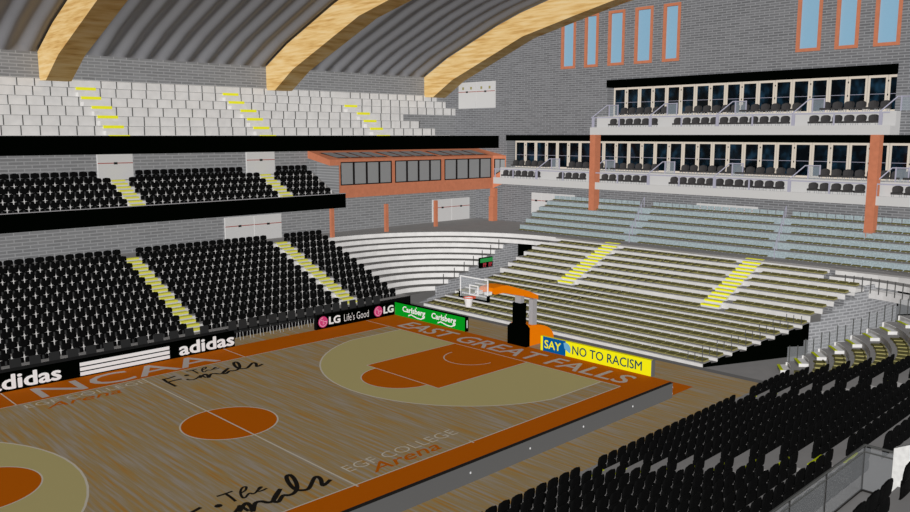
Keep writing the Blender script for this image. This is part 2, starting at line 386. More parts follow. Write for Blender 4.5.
def place_all(proto, builders, mats, items, label_fn, cat, gname_stuff, stuff_label, stuff_name, cap=300, zsc=False):
    """items: (x,y,z,rz,key). nearest `cap` individual, rest one stuff mesh"""
    its = []
    for it in items:
        d = seen(it[0], it[1], it[2]+.3)
        if d: its.append((d, it))
    its.sort(key=lambda t: t[0])
    for n, (d, (x, y, z, rz, key)) in enumerate(its[:cap]):
        o = proto if n == 0 else copy_tree(proto)
        o.location = (x, y, z); o.rotation_euler = (0, 0, rz)
        if zsc and key[0] == 'near': o.scale = (1, 1, 1.16)
        lab, grp = label_fn(key); tag(o, lab, cat, grp)
    rest = its[cap:]
    if rest:
        mb = MB(); protoV = []
        for bi, b in enumerate(builders):
            q = MB(); b(q); protoV.append(q)
        for d, (x, y, z, rz, key) in rest:
            c, s = math.cos(rz), math.sin(rz)
            for bi, q in enumerate(protoV):
                mb.cur = bi; mb.mesh([(x+c*p[0]-s*p[1], y+s*p[0]+c*p[1], z+p[2]*(1.16 if zsc and key[0] == 'near' else 1)) for p in q.v], q.f)
        o = mb.build(stuff_name, mats); tag(o, stuff_label, cat, None, 'stuff')
        for i, mi in enumerate(mb.mi): o.data.polygons[i].use_smooth = (mi != 2)

ORD = ['front', 'second', 'third', 'fourth', 'fifth', 'sixth', 'seventh', 'eighth', 'ninth', 'tenth', 'eleventh']
black_items = []
P = .51
AIS = [(4.2, 5.02), (14.05, 14.95)]
def row_xs(x0, x1, gaps, align):
    out = []; edges = [x0]+[e for g in gaps for e in g]+[x1]
    for a, b, blk in [(edges[i], edges[i+1], i//2) for i in range(0, len(edges), 2)]:
        n = int((b-a)/P+.02)
        if blk == 0 and len(gaps): xs_ = [b-P*(k+.5) for k in range(n)]
        else: xs_ = [a+P*(k+.5) for k in range(n)]
        out += [(x, blk) for x in xs_]
    return out
# ------------------------------------------------------ far lower stand
def riser_tread(rm, tm, x0, x1, y0, y1, z0, z1):
    pass
farlow = tag(empty('grandstand', (6, 15, 0)), 'lower far grandstand of grey steps carrying rows of black seats behind the black sideline boards', 'grandstand')
farlow.location = (0, 0, 0)
rm = MB(); tm = MB()
for k in range(11):
    z = .59+.3*k; y = 11.32+.78*k
    if k: rm.box(-12, 18.75, y, y+.04, z-.3, z-.01)
    tm.box(-12, 18.75, y, y+(.80 if k < 10 else 2.35), z-.04, z)
rm.build('risers', M_white, farlow); tm.build('treads', M_conc, farlow)
MB().box(-12, 18.75, 11.32, 11.36, 0, .58).build('front_panel', M_seat, farlow)
mb = MB(); mb.box(-12, 18.75, 21.2, 21.42, 3.3, 3.6).build('back_ledge', M_conc, farlow)
def aisle_steps_y(parent, ax, w, rows, tread, rise, my=M_yelp):
    for (y, z) in rows:
        # nosing (y,z): full step edge plus the half step in front of it
        s = MB().box(ax, ax+w, y-tread*.5, y+.001, z-rise, z-rise*.5).box(ax, ax+w, y, y+.04, z-rise*.5, z).build('aisle_step', M_white, parent)
        MB().box(ax, ax+w, y-tread*.5-.02, y-tread*.5+.28, z-rise*.5-.085, z-rise*.5+.012).box(ax, ax+w, y-.02, y+.28, z-.085, z+.012).build('step_nosing', my, s)
for ax in (4.24, 14.15):
    aisle_steps_y(farlow, ax, .78, [(12.1+.78*k, .89+.3*k) for k in range(10)], .78, .3)
for k in range(11):
    for x, b in row_xs(-8, 18.5, AIS, 0): black_items.append((x, 11.32+.78*k+.28, .59+.3*k, PI, ('far', k, b)))
# ------------------------------------------------------ far middle tier
mid = tag(empty('balcony_tier'), 'middle far tier behind a black fascia with five rows of black seats', 'grandstand')
MZ = [6.53, 6.89, 7.26, 7.61, 7.97]; MY = [17.95, 18.6, 19.33, 20.07, 20.8]
rm = MB(); tm = MB()
for k in range(5):
    tm.box(-12, 18.25, MY[k], MY[k+1]+.03 if k < 4 else 21.4, MZ[k]-.04, MZ[k])
    if k: rm.box(-12, 18.25, MY[k], MY[k]+.04, MZ[k-1], MZ[k]-.01)
rm.build('risers', M_white, mid); tm.build('treads', M_conc, mid)
MB().box(-12, 18.8, 17.83, 17.95, 5.7, 6.65).build('fascia', M_black, mid)
MB().box(-12, 18.8, 17.95, 21.4, 5.7, 6.3).build('underside', M_black, mid)
mb = MB(); mb.prism([(18.22, 17.95, 6.3), (18.22, 21.4, 6.3), (18.22, 21.4, 7.97), (18.22, 20.8, 7.97), (18.22, 17.95, 6.5)], (.03, 0, 0)); mb.build('end_panel', M_concd, mid)
MB().box(-12, 18.8, 17.8, 17.96, 6.65, 6.68).build('fascia_cap', M_post2, mid)
for ax in (4.4, 14.12): aisle_steps_y(mid, ax, .78, [(MY[k], MZ[k]) for k in range(1, 5)], .7, .35)
for k in range(5):
    for x, b in row_xs(-8, 18.2-.0*k, [(4.3, 5.3), (14.0, 15.0)] if k < 4 else [(3.8, 6.0), (13.3, 15.6)], 0):
        black_items.append((x, MY[k]+.36, MZ[k], PI, ('mid', k, b)))
# ------------------------------------------------------ far upper tier
upt = tag(empty('balcony_tier'), 'uppermost far tier of white stepped benches above a long black fascia', 'grandstand')
MB().box(-12, GX, 18.8, 18.95, 9.5, 10.5).build('fascia', M_black, upt)
MB().box(-12, GX, 18.95, YF+.3, 9.5, 9.62).build('underside', M_concd, upt)
UR = [(20.01, 10.53, 30.7), (20.8, 11.07, 29.8), (21.55, 11.64, 28.8), (22.33, 12.2, 27.85), (23.86, 12.79, GX), (24.61, 13.36, 34.6), (25.3, 13.86, 34.2)]
tm = MB(); tm.box(-12, GX, 18.95, 20.05, 9.9, 9.96)
for k, (y, z, xe) in enumerate(UR):
    y1 = UR[k+1][0] if k < 6 else 25.4
    tm.box(-12, xe, y+.055, y1-.005, z-.05, z-.005)
tm.build('treads', M_white, upt)
BL = ['front', 'second', 'third', 'fourth', 'fifth', 'sixth', 'top']
for k, (y, z, xe) in enumerate(UR):
    b = MB().box(-12, xe, y, y+.05, z-.58, z).build('white_bench', M_white)
    tag(b, 'white bench front of the uppermost far tier, %s row' % (BL[k] if k in (0, 6) else BL[k]+' from the fascia'), 'bench', 'white bench rows of the uppermost tier')
    MB().box(-12, xe, y-.012, y+.001, z-.035, z-.02).build('top_joint', M_tick, b)
    x = 6.48+.35*((k+1) % 2); x -= .955*20
    gaps = [a+((k % 2)*0) for a in (4.12, 13.72, 23.35)]
    while x < xe:
        if x > -6 and not any(g-.1 < x < g+1.35 for g in gaps): MB().box(x-.022, x+.022, y-.05, y-.005, z-.6, z-.02).build('divider', M_tick, b)
        x += .955
for a in (4.12, 13.72, 23.35):
    for k, (y, z, xe) in enumerate(UR[:6]):
        if a > 20 and k == 5: continue
        s = MB().box(a, a+1.15, y-.35, y, z-.58, z-.3).build('aisle_step', M_white, upt)
        MB().box(a, a+1.15, y-.055, y+.16, z-.15, z+.02).build('step_nosing', M_yel, s)
# upper wall ticks
# ------------------------------------------------------ corner curved stand (far)
EC = (18.75, 8.4)
def earc(R, a0, a1, n, cx=18.75, cy=8.4, ex=.2):
    return [(cx+(R+ex*(math.cos(a0+(a1-a0)*i/n)))*math.cos(a0+(a1-a0)*i/n), cy+R*math.sin(a0+(a1-a0)*i/n)) for i in range(n+1)]
cor = tag(empty('curved_grandstand'), 'curved corner grandstand of empty white steps beneath the terracotta press box', 'grandstand')
rm = MB(); tm = MB(); wallp = []; bm = MB()
for k in range(11):
    R = 10.74-.78*(10-k); z = .59+.3*k; zb = z-(.3 if k else .59)
    a0 = 0 if k >= 9 else math.asin(min(1, 3.0/R)) if R > 3.0 else PI/2*.98
    n = 24 if k > 4 else 12
    p = earc(R, PI/2, a0, n); q = earc(R+.80, PI/2, a0 if k >= 9 else math.asin(min(1, 3.0/(R+.8))), n)
    for i in range(n):
        (rm if k else bm).quad((*p[i], zb), (*p[i+1], zb), (*p[i+1], z-.012), (*p[i], z-.012)) if True else None
        if k < 10: tm.quad((*p[i], z), (*p[i+1], z), (*q[i+1], z), (*q[i], z))
        tm.quad((*p[i], z-.03), (*p[i+1], z-.03), (*p[i+1], z), (*p[i], z))
    if k < 9: wallp.append((p[-1][0], z)); 
rm.build('risers', M_white, cor); bm.build('front_panel', M_black, cor); tm.build('treads', M_concd, cor)
# end posts along the cut
for k in range(2, 9):
    R = 10.74-.78*(10-k); z = .59+.3*k
    xx = EC[0]+math.sqrt(max(.01, R*R-9.0)); MB().box(xx-.32, xx-.28, 11.42, 11.46, z-.3, z+.38).build('rail_post', M_tick, cor)
# vomitory wall far
mb = MB(); pts = [(19.6, 11.38, 0)]
R0 = [10.74-.78*(10-k) for k in range(9)]
prev = .3
for k in range(1, 9):
    xx = EC[0]+math.sqrt(max(.04, R0[k]**2-8.9))+.05; z = .57+.3*k
    pts.append((xx, 11.38, prev)); pts.append((xx, 11.38, z-.02)); prev = z-.02
pts += [(28.93, 11.38, prev), (28.93, 11.38, 0)]
struct(mb.prism(pts[:1]+pts[1:], (0, -.12, 0)).build('wall_corner', M_brickl), 'stepped grey brick side wall of the far corner passage', 'wall')
struct(MB().box(28.95, 29.2, 9.3, 11.6, 0, 3.0).build('opening_shade_1', M_black), 'black panel painted as the shade inside the doorway ending the far corner passage', 'doorway')  # flat black box stands in for the shade inside the passage opening
# concourse slab in corner
mb = MB(); q = earc(10.74, PI/2, 0, 28)
V = [(x, y, 3.6) for x, y in q]+[(GX, 8.4, 3.6), (GX, YF, 3.6), (18.75, YF, 3.6)]
mb.mesh(V, [tuple(range(len(V)))]); struct(mb.build('floor_concourse', M_conc), 'grey concourse floor in the far corner beneath the press box', 'floor')
# ------------------------------------------------------ right straight stand
rst = tag(empty('grandstand'), 'end grandstand of white and olive rows behind the basketball hoop', 'grandstand')
RX = [19.15+.75*k for k in range(15)]
RZ = [.19*(k+1) for k in range(8)]+[1.86, 2.15, 2.44, 2.73, 3.02, 3.31, 3.6]
YR = [-8.62-.325*k for k in range(8)]+[-10.93, -11.2, -11.43, -11.67, -11.9, -10, -10]
YL = [10.44, 10.24, 10.1, 9.95, 9.79, 9.63, 9.49, 9.38, 9.5, 9.47, 9.43, 9.38, 9.29, 8.4, 8.4]
rm = MB(); tm = MB()
for k in range(15):
    zb = RZ[k-1] if k else 0
    rm.box(RX[k], RX[k]+.05, YR[k], YL[k], zb, RZ[k]-.005)
    tm.box(RX[k], RX[k]+.78 if k < 14 else GX, YR[k], YL[k], RZ[k]-.04, RZ[k]) if k < 14 else tm.box(RX[k], 30.5, YR[k], YL[k], RZ[k]-.04, RZ[k])
rm.build('risers', M_white, rst); tm.build('treads', M_conc, rst)
mb = MB()
for k in range(8):
    y2 = YR[k+1] if k < 7 else -10.93
    mb.prism([(RX[k], YR[k]-.01, 0), (RX[k+1], y2-.01, 0), (RX[k+1], y2-.01, RZ[k]-.03), (RX[k], YR[k]-.01, RZ[k]-.03)], (.0, .03, 0))
    mb.box(RX[k]+.02, RX[k+1], YR[k], YR[k]+.03, 0, RZ[k]-.04)
mb.build('side_panel', M_black, rst)
mb = MB()
for k in range(8):
    for dx, dy in ((.15, .12), (.15, .5), (.15, .85)): mb.box(RX[k]+dx, RX[k]+dx+.025, YR[k]+dy, YR[k]+dy+.025, RZ[k], RZ[k]+.38)
mb.build('rail_posts', M_tick, rst)
for (y0, w) in ((3.24, 1.09), (-6.35, 1.03)):
    for k in range(8, 15):
        x, z = RX[k], RZ[k]; rise = RZ[k]-RZ[k-1]
        s = MB().box(x-.37, x, y0, y0+w, z-rise, z-rise/2).box(x-.01, x+.04, y0, y0+w, z-rise/2, z).build('aisle_step', M_white, rst)
        MB().box(x-.4, x-.2, y0, y0+w, z-rise/2-.07, z-rise/2+.015).box(x-.02, x+.2, y0, y0+w, z-.07, z+.015).build('step_nosing', M_yel, s)
# near vomitory brick wall (convex)
wl = [(25.1, -10.95), (25.9, -11.25), (26.65, -11.5), (27.4, -11.74), (28.15, -11.97), (28.9, -12.15), (29.65, -12.3), (31.0, -12.45), (32.6, -12.5)]
mb = MB()
for i, (a, b) in enumerate(zip(wl[:-1], wl[1:])):
    z = [1.5, 1.84, 2.13, 2.42, 2.71, 3.0, 3.0, 2.85][i]; z2 = z if i < 6 else [2.9, 2.75][i-6]
    mb.prism([(a[0], a[1], 0), (b[0], b[1], 0), (b[0], b[1], z2), (a[0], a[1], z)], (0, .1, 0))
struct(mb.build('wall_passage', M_brickl), 'light grey curved brick wall of the near corner passage', 'wall')
struct(MB().box(32.7, 32.9, -16, -12.3, 0, 3.2).build('opening_shade_2', M_black), 'black panel painted as the darkness beyond the end of the near corner passage', 'doorway')  # darkness past the passage end, painted as a plain black slab
# olive seats
def ol_cush(mb): mb.box(-.23, .23, -.16, .2, .02, .07); mb.box(-.23, .23, -.22, -.16, .02, .11)
def ol_trim(mb): mb.box(-.25, -.235, -.22, .22, .0, .07); mb.box(-.25, .25, .2, .215, .0, .03)
ol0 = empty('olive_seat'); q = MB(); ol_cush(q); q.build('cushion', M_olive, ol0); q = MB(); ol_trim(q); q.build('edge_trim', M_trim, ol0)
items = []
for k in range(14):
    y = YR[k]+.3
    while y < YL[k]-.3:
        if not (k >= 7 and (3.0 < y < 4.5 or -6.6 < y < -5.1)): items.append((RX[k]+.42, y, RZ[k], PI/2, ('end', k)))
        y += .51
# ------------------------------------------------------ near stand
NY = [-12.35-.78*i for i in range(11)]; NZ = [.39+.285*i for i in range(11)]
NC = (18.6, -10.0)
near = tag(empty('grandstand'), 'near grandstand of grey steps carrying black seats at the lower right', 'grandstand')
tm = MB(); rm = MB()
for i in range(11):
    tm.box(-14, 18.6, NY[i]-(.8 if i < 10 else .95), NY[i], NZ[i]-.04, NZ[i])
    rm.box(-14, 18.6, NY[i]-.04, NY[i], (NZ[i-1] if i else 0), NZ[i]-.01)
tm.build('treads', M_conc, near); rm.build('risers', M_conc, near)
for ax in (4.24, 14.15):
    for i in range(1, 11):
        y, z = NY[i], NZ[i]
        s = MB().box(ax, ax+.8, y, y+.39, z-.285, z-.1425).build('aisle_step', M_conc, near)
        MB().box(ax, ax+.8, y-.045, y+.02, z, z+.012).build('step_nosing', M_yelg, s)
for i in range(11):
    for x, b in row_xs(-9, 18.5, [(4.2, 5.05), (13.98, 14.85)], 0): black_items.append((x, NY[i]-.37, NZ[i]+.0, 0, ('near', i, b)))
# near corner curved stand
nco = tag(empty('curved_grandstand'), 'near corner grandstand with olive seats and a short stair of yellow edged steps', 'grandstand')
NZC = [z_-.1 for z_ in NZ]
rm = MB(); tm = MB(); A1 = math.radians(-36); AA, AB = math.radians(-47.5), math.radians(-37.5)
def nring(R, a0, a1, n): return [(NC[0]+(R+.95+.65*abs(math.sin(2*(a0+(a1-a0)*i/n))))*math.cos(a0+(a1-a0)*i/n), NC[1]+R*math.sin(a0+(a1-a0)*i/n)) for i in range(n+1)]
for i in range(12):
    R = 2.35+.78*i; z = NZC[i] if i < 11 else 3.6
    last = 0 if i >= 10 else A1
    n = 16; p = nring(R, -PI/2, last, n); q = nring(R+.8, -PI/2, last, n); zb = NZC[i-1] if i else 0
    for j in range(n):
        rm.quad((*p[j+1], zb), (*p[j], zb), (*p[j], z-.01), (*p[j+1], z-.01))
        tm.quad((*p[j], z), (*q[j], z), (*q[j+1], z), (*p[j+1], z))
    # riser end plates
    if i < 10: rm.prism([(*p[-1], z-.28), (*q[-1], z-.28), (*q[-1], z), (*p[-1], z)], (-.05, .05, 0))
rm.build('risers', M_white, nco); tm.build('treads', M_conc, nco)
def pol(R, a, z): return (NC[0]+(R+.95+.65*abs(math.sin(2*a)))*math.cos(a), NC[1]+R*math.sin(a), z)
for i in range(0, 11):
    R = 2.35+.78*i; z = NZC[i]
    w = .8/max(R, 1.5)/2; am = math.radians(-42); a0, a1 = am-min(w, .2), am+min(w, .2)
    s = MB().prism([pol(R-.42, a0, z-.16), pol(R-.42, a1, z-.16), pol(R+.02, a1, z-.16), pol(R+.02, a0, z-.16)], (0, 0, .02))
    s.prism([pol(R-.42, a0, z-.285), pol(R-.42, a1, z-.285), pol(R+.02, a1, z-.285), pol(R+.02, a0, z-.285)], (0, 0, .135)); s = s.build('aisle_step', M_white, nco)
    MB().prism([pol(R-.45, a0, z-.14), pol(R-.45, a1, z-.14), pol(R-.3, a1, z-.14), pol(R-.3, a0, z-.14)], (0, 0, .02)).build('step_nosing', M_yelg, s)
mb = MB(); mp = MB()
for i in range(0, 11):
    R = 2.35+.78*i; z = NZC[i]
    for dr in (.1, .5): p = pol(R+dr, A1+.02, z); mb.box(p[0]-.018, p[0]+.018, p[1]-.018, p[1]+.018, z, z+.75)
    mp.prism([pol(R, A1+.02, z+.02), pol(R+.78, A1+.02, z+.02), pol(R+.78, A1+.02, z+.7), pol(R, A1+.02, z+.7)], (.01, .01, 0))
mb.build('rail_posts', M_tick, nco); mp.build('rail_panel', M_mesh, nco)
mb = MB()
for j in range(14):
    p = pol(9.55, math.radians(-6-2.6*j), 2.75); mb.box(p[0]-.02, p[0]+.02, p[1]-.02, p[1]+.02, 2.6, 3.4)
mb.build('bridge_posts', M_tick, nco)
rb = MB(); pp = nring(9.6, math.radians(-44), math.radians(-2), 16)
for a, b in zip(pp[:-1], pp[1:]): rb.quad((*b, 2.35), (*a, 2.35), (*a, 2.75), (*b, 2.75))
for a, b in zip(nring(9.6, math.radians(-44), math.radians(-2), 16)[:-1], nring(9.6, math.radians(-44), math.radians(-2), 16)[1:]):
    rb.quad((*a, 2.75), (a[0]+.6, a[1]-.2, 2.75), (b[0]+.6, b[1]-.2, 2.75), (*b, 2.75))
rb.build('bridge_panel', M_white, nco)
for i in range(0, 11):
    R = 2.35+.78*i+.42; a = -PI/2+.2/R
    while a < AA-.35/R:
        items.append((*pol(R, a, NZC[i]), a+PI/2, ('near', i))); a += .51/R
def lab_ol(k):
    if k[0] == 'near': r = 'olive bench seat, %s row of the curved near corner stand' % ORD[k[1]]; return r, r.replace('seat', 'seats')
    r = 'olive bench seat in row %s of the end stand behind the hoop' % (ORD+['twelfth', 'thirteenth', 'fourteenth'])[k[1]]
    return r, r.replace('seat', 'seats', 1)
place_all(ol0, [ol_cush, ol_trim], [M_olive, M_trim], items, lab_ol, 'seat', '', 'farther olive bench seats of the end stand behind the hoop', 'olive_seats')
blkn = {0: 'left of its first aisle', 1: 'between its two aisles', 2: 'beyond its second aisle'}
stn = {'near': 'near stand', 'far': 'lower far stand', 'mid': 'middle far tier'}
def lab_bk(k):
    r = 'black flip-up seat, %s row of the %s, %s' % (ORD[k[1]], stn[k[0]], blkn[k[2]]); return r, r.replace('seat', 'seats')
place_all(seat0, [seat_back, seat_pan, seat_ped], [M_seat, M_seat, M_ped], black_items, lab_bk, 'seat', '', 'farther black flip-up seats filling the stands across the court', 'stadium_seats', zsc=True)
# near concourse, railing, chairs and white wall
struct(MB().box(-14, 30, -31, NY[10]-.9, 3.1, 3.32).build('floor_near_concourse', M_conc), 'grey concourse floor at the top of the near stand', 'floor')
# ------------------------------------------------------ upper end stand (pale seats)
ups = tag(empty('grandstand'), 'upper end grandstand of pale blue seats below the lower balcony', 'grandstand')
UX = [30.4+.75*j for j in range(6)]; UZ = [3.6+.4*j for j in range(6)]
rm = MB(); tm = MB()
YLs = [12.95, 13.03, 13.09, 13.15, 13.0, 12.84]
for j in range(6):
    rm.box(UX[j], UX[j]+.04, -16, YLs[j], (UZ[j-1] if j else 3.55), UZ[j]-.01); tm.box(UX[j], UX[j]+.78 if j < 5 else GX, -16, YLs[j], UZ[j]-.04, UZ[j])
rm.build('risers', M_blue, ups); tm.build('treads', M_conc, ups)
struct(MB().box(29.6, 30.42, -16, 8.4, 3.5, 3.59).build('floor_walkway', M_conc), 'grey walkway between the two end stands', 'floor')
def pb_back(mb): mb.box(-.22, .22, -.2, -.16, .1, .36)
def pb_cush(mb): mb.box(-.2, .2, -.15, .12, .05, .11)
def pb_ped(mb): mb.box(-.03, .03, -.1, -.04, 0, .06)
pb0 = empty('pale_seat'); q = MB(); pb_back(q); q.build('backrest', M_blue, pb0); q = MB(); pb_cush(q); q.build('cushion', M_olive, pb0); q = MB(); pb_ped(q); q.build('pedestal', M_post, pb0)
items = []
for j in range(6):
    y = YLs[j]-.4
    while y > -15:
        g = [3.2+.27*j, -6.5+.22*j]
        if not any(c-.5 < y < c+.5 for c in g): items.append((UX[j]+.42, y, UZ[j], PI/2, j))
        y -= .51
def lab_pb(j):
    r = 'pale blue seat, %s row of the upper end stand below the balconies' % ORD[j]; return r, r.replace('seat', 'seats')
place_all(pb0, [pb_back, pb_cush, pb_ped], [M_blue, M_olive, M_post], items, lab_pb, 'seat', '', 'remaining pale blue seats of the upper end stand', 'pale_seats')
for c, dd, lab in ((3.2, .27, 'metal stair railing between pale blue seats, left of the middle column gap'), (-6.5, .22, 'metal stair railing between pale blue seats, right one')):
    t = empty('stair_railing'); tag(t, lab, 'railing', 'stair railings of the pale seats')
    for j in range(6): box('post', M_rail, UX[j]+.3, UX[j]+.34, c+dd*j-.02, c+dd*j+.02, UZ[j], UZ[j]+.7, t)
    MB().tube([(UX[0]+.3, c, UZ[0]+.7), (UX[5]+.3, c+dd*5, UZ[5]+.7)], .018).build('handrail', M_rail, t)

# ------------------------------------------------------ balconies
def balcony(z0, z1, ya, yb, label):
    t = tag(empty('balcony'), label, 'balcony')
    MB().box(33.5, GX+.95, ya, yb, z0, z1-.02).build('slab', M_slab, t)
    MB().box(34.3, GX+.95, ya, yb, z1-.02, z1+.78).build('back_step', M_slab, t)
    MB().box(33.5, 33.54, ya, yb, z1-.02, z1+.02).build('slab_edge', M_slab, t)
    return t
balcony(10.56, 11.07, -11.2, 8.6, 'upper balcony of the gable wall with a pale slab and two rows of chairs')
balcony(6.72, 7.2, -20.5, 17.95, 'lower balcony of the gable wall with a pale slab and two rows of chairs')
def fascia(name, y0, y1, z0, z1, lab): return tag(box(name, M_black, 34.9, GX+.95, y0, y1, z0, z1), lab, 'fascia')
fascia('fascia_board', -10.9, 8.28, 13.9, 14.42, 'black fascia board above the upper balcony glass doors')
fascia('fascia_board', -20.5, 17.9, 10.1, 10.555, 'black fascia board above the lower balcony glass doors')
_o = 'first second third fourth fifth sixth seventh eighth ninth tenth eleventh twelfth thirteenth fourteenth fifteenth sixteenth seventeenth eighteenth nineteenth'.split()
ORDL = _o+['twentieth']+['twenty-'+w_ for w_ in _o[:9]]+['thirtieth']+['thirty-'+w_ for w_ in _o[:9]]
def glazed(n, ys, z0, z1, where):
    for i, (y0, y1) in enumerate(ys):
        mb = MB(); t = .11; X = 35.85
        for (a, b, c, d) in ((y0, y0+t, z0, z1), (y1-t, y1, z0, z1), (y0+t, y1-t, z0, z0+.12), (y0+t, y1-t, z1-.16, z1)): mb.box(X-.04, X+.06, a, b, c, d)
        o = struct(mb.build('door_%d' % (n+i), M_cream), 'cream framed dark glass door behind the %s balcony, %s from the left' % (where, ORDL[i]), 'door')
        box('pane', M_glassd, X, X+.03, y0+t, y1-t, z0+.12, z1-.16, o)
        if i % 2: MB().box(X-.06, X-.03, y1-.03, y1+.03, z0+.9, z0+1.0).box(X-.06, X-.03, y1-.03, y1+.03, z1-.4, z1-.3).build('hinge', M_dark, o)
        MB().tube([(X-.05, y0+t, z0+1.0), (X-.05, y1-t, z0+1.0)], .015).build('crossbar', M_rail, o)
glazed(8, [(8.27-1.085*(i+1)+.02, 8.27-1.085*i-.02) for i in range(18)], 11.85, 13.92, 'upper')
glazed(26, [(17.7-1.085*(i+1)+.02, 17.7-1.085*i-.02) for i in range(33)], 7.98, 10.12, 'lower')
# balcony chairs
def bc_back(mb): shell(mb, [(.18, .2, .0), (.28, .26, -.03), (.42, .28, -.06), (.54, .25, -.08), (.61, .15, -.09)], -.16, .06, .06)
def bc_seat(mb): mb.prism([(-.27, -.2, .14), (.27, -.2, .14), (.28, .1, .14), (.2, .24, .14), (-.2, .24, .14), (-.28, .1, .14)], (0, 0, .11))
ch0 = empty('balcony_chair'); q = MB(); bc_back(q); q.build('backrest', M_bal, ch0); q = MB(); bc_seat(q); q.build('seat', M_bal, ch0)
for sx in (-.2, .2):
    for sy in (-.16, .16): MB().box(sx-.02, sx+.02, sy-.02, sy+.02, 0, .15).build('leg', M_post, ch0)
first = [True]
def put_chair(x, y, z, label, sc=1.0):
    o = ch0 if first[0] else copy_tree(ch0); first[0] = False
    o.location = (x, y, z); o.rotation_euler = (0, 0, PI/2); o.scale = (sc, sc, sc); tag(o, label, 'chair', label.replace('chair', 'chairs', 1))
p_ = .65
def chairs(groups, z1, name):
    for gi, (ys, n) in enumerate(groups):
        for k in range(n):
            y = ys-p_*k
            for r, (x, dy, dz) in enumerate(((33.93, 0, 0), (34.75, -.3, .78))):
                if name == 'lower' and r == 0 and (7.6 < y < 8.95 or -11.2 < y < -9.85): continue
                if seen(x, y+dy, z1+.3):
                    put_chair(x, y+dy, z1+dz, 'dark grey bucket chair, %s row of the %s balcony, %s group' % (('front', 'back')[r], name, ('leftmost', 'second', 'third', 'rightmost')[gi]))
chairs([(7.0, 6), (1.95, 12), (-6.9, 6)], 11.07, 'upper')
chairs([(17.1, 6), (11.5, 12), (2.05, 12), (-7.1, 10)], 7.2, 'lower')
def railing(z0, ya, yb, posts, slants, label):
    t = tag(empty('balcony_railing'), label, 'railing'); X = 33.56; h = .72
    MB().box(X-.03, X+.03, ya, yb, z0+h-.07, z0+h).build('top_rail', M_rail, t)
    for y in posts: MB().box(X-.03, X+.03, y-.04, y+.04, z0, z0+h-.07).build('post', M_rail, t)
    for y in slants:
        MB().box(X-.04, X+.04, y-.16, y+.02, z0, z0+h).build('post', M_rail, t)
        MB().tube([(X, y, z0+h), (34.5, y-.55, z0+1.55)], .035, 4).build('handrail', M_rail, t)
        fr = MB()
        a = y-.75; b = y-1.35
        for (p, q) in (((34.5, a), (34.5, a)), ((34.7, b), (34.7, b))): fr.box(p[0]-.03, p[0]+.03, p[1]-.03, p[1]+.03, z0+.78, z0+1.6)
        fr.tube([(34.5, y-.55, z0+1.55), (34.7, b, z0+1.55)], .035, 4); fr.build('gate_frame', M_rail, t)
        MB().prism([(34.52, a, z0+.8), (34.72, b, z0+.8), (34.72, b, z0+1.5), (34.52, a, z0+1.5)], (.01, 0, 0)).build('gate_glass', M_balg, t)
railing(11.07, -11.1, 8.55, [6.2, 1.4, -3.4, -8.2], [8.45-.0, 3.79, -1.04, -5.82, -10.6], 'lilac grey metal railing along the upper balcony edge')
railing(7.2, -20.4, 17.9, [17.8, 15.9, 11.0, 6.2, 1.4, -3.4, -8.2, -13], [13.6, 8.6, 3.79, -1.04, -5.82, -10.6, -15.4], 'lilac grey metal railing along the lower balcony edge')
tag(box('support_column', M_terra, 33.4, 34.05, 8.05, 8.5, 5.2, 10.56), 'terracotta column under the left end of the upper balcony', 'column', 'terracotta columns')
tag(box('support_column', M_terra, 33.4, 34.0, -10.75, -10.27, 4.9, 10.56), 'terracotta column under the right end of the upper balcony', 'column', 'terracotta columns')
# ------------------------------------------------------ press box
pbx = tag(empty('press_box'), 'terracotta press box with black framed windows on the far corner wall', 'press box')
YB = 18.85; X0, X1 = 19.0, 34.4
mb = MB(); wz0, wz1 = 7.12, 8.72; wins = [(19.15, 23.72), (24.02, 28.62), (28.95, 34.2)]
wins = [(19.15, 23.7), (24.02, 28.6), (28.97, 34.18)]
wall_grid(mb, [X0, X1]+[w for ww in wins for w in ww], [6.25, wz0, wz1, 8.9], [(a, b, wz0, wz1) for a, b in wins], lambda x, z: (x, YB, z))
mb.build('front_wall', M_terra, pbx)
MB().prism([(X0, YB, 6.25), (X0, YF, 6.25), (X0, YF, 9.35), (X0, YB, 8.55)], (.06, 0, 0)).build('side_wall', M_brickx, pbx)
MB().prism([(18.25, YB-.04, 8.5), (18.25, YF, 8.95), (18.25, YF, 9.5), (18.25, YB-.04, 8.9)], (.9, 0, 0)).build('side_trim', M_terra, pbx)
MB().quad((X0, YB, 6.25), (X1, YB, 6.25), (X1, YF, 6.25), (X0, YF, 6.25)).build('underside', M_terra, pbx)
MB().mesh([(18.2, YB-.06, 8.9), (X1, YB-.06, 8.9), (GX, 18.0, 8.9), (GX, YF, 9.5), (18.2, YF, 9.5)], [(0, 1, 2, 3, 4)]).build('roof', M_terra, pbx)
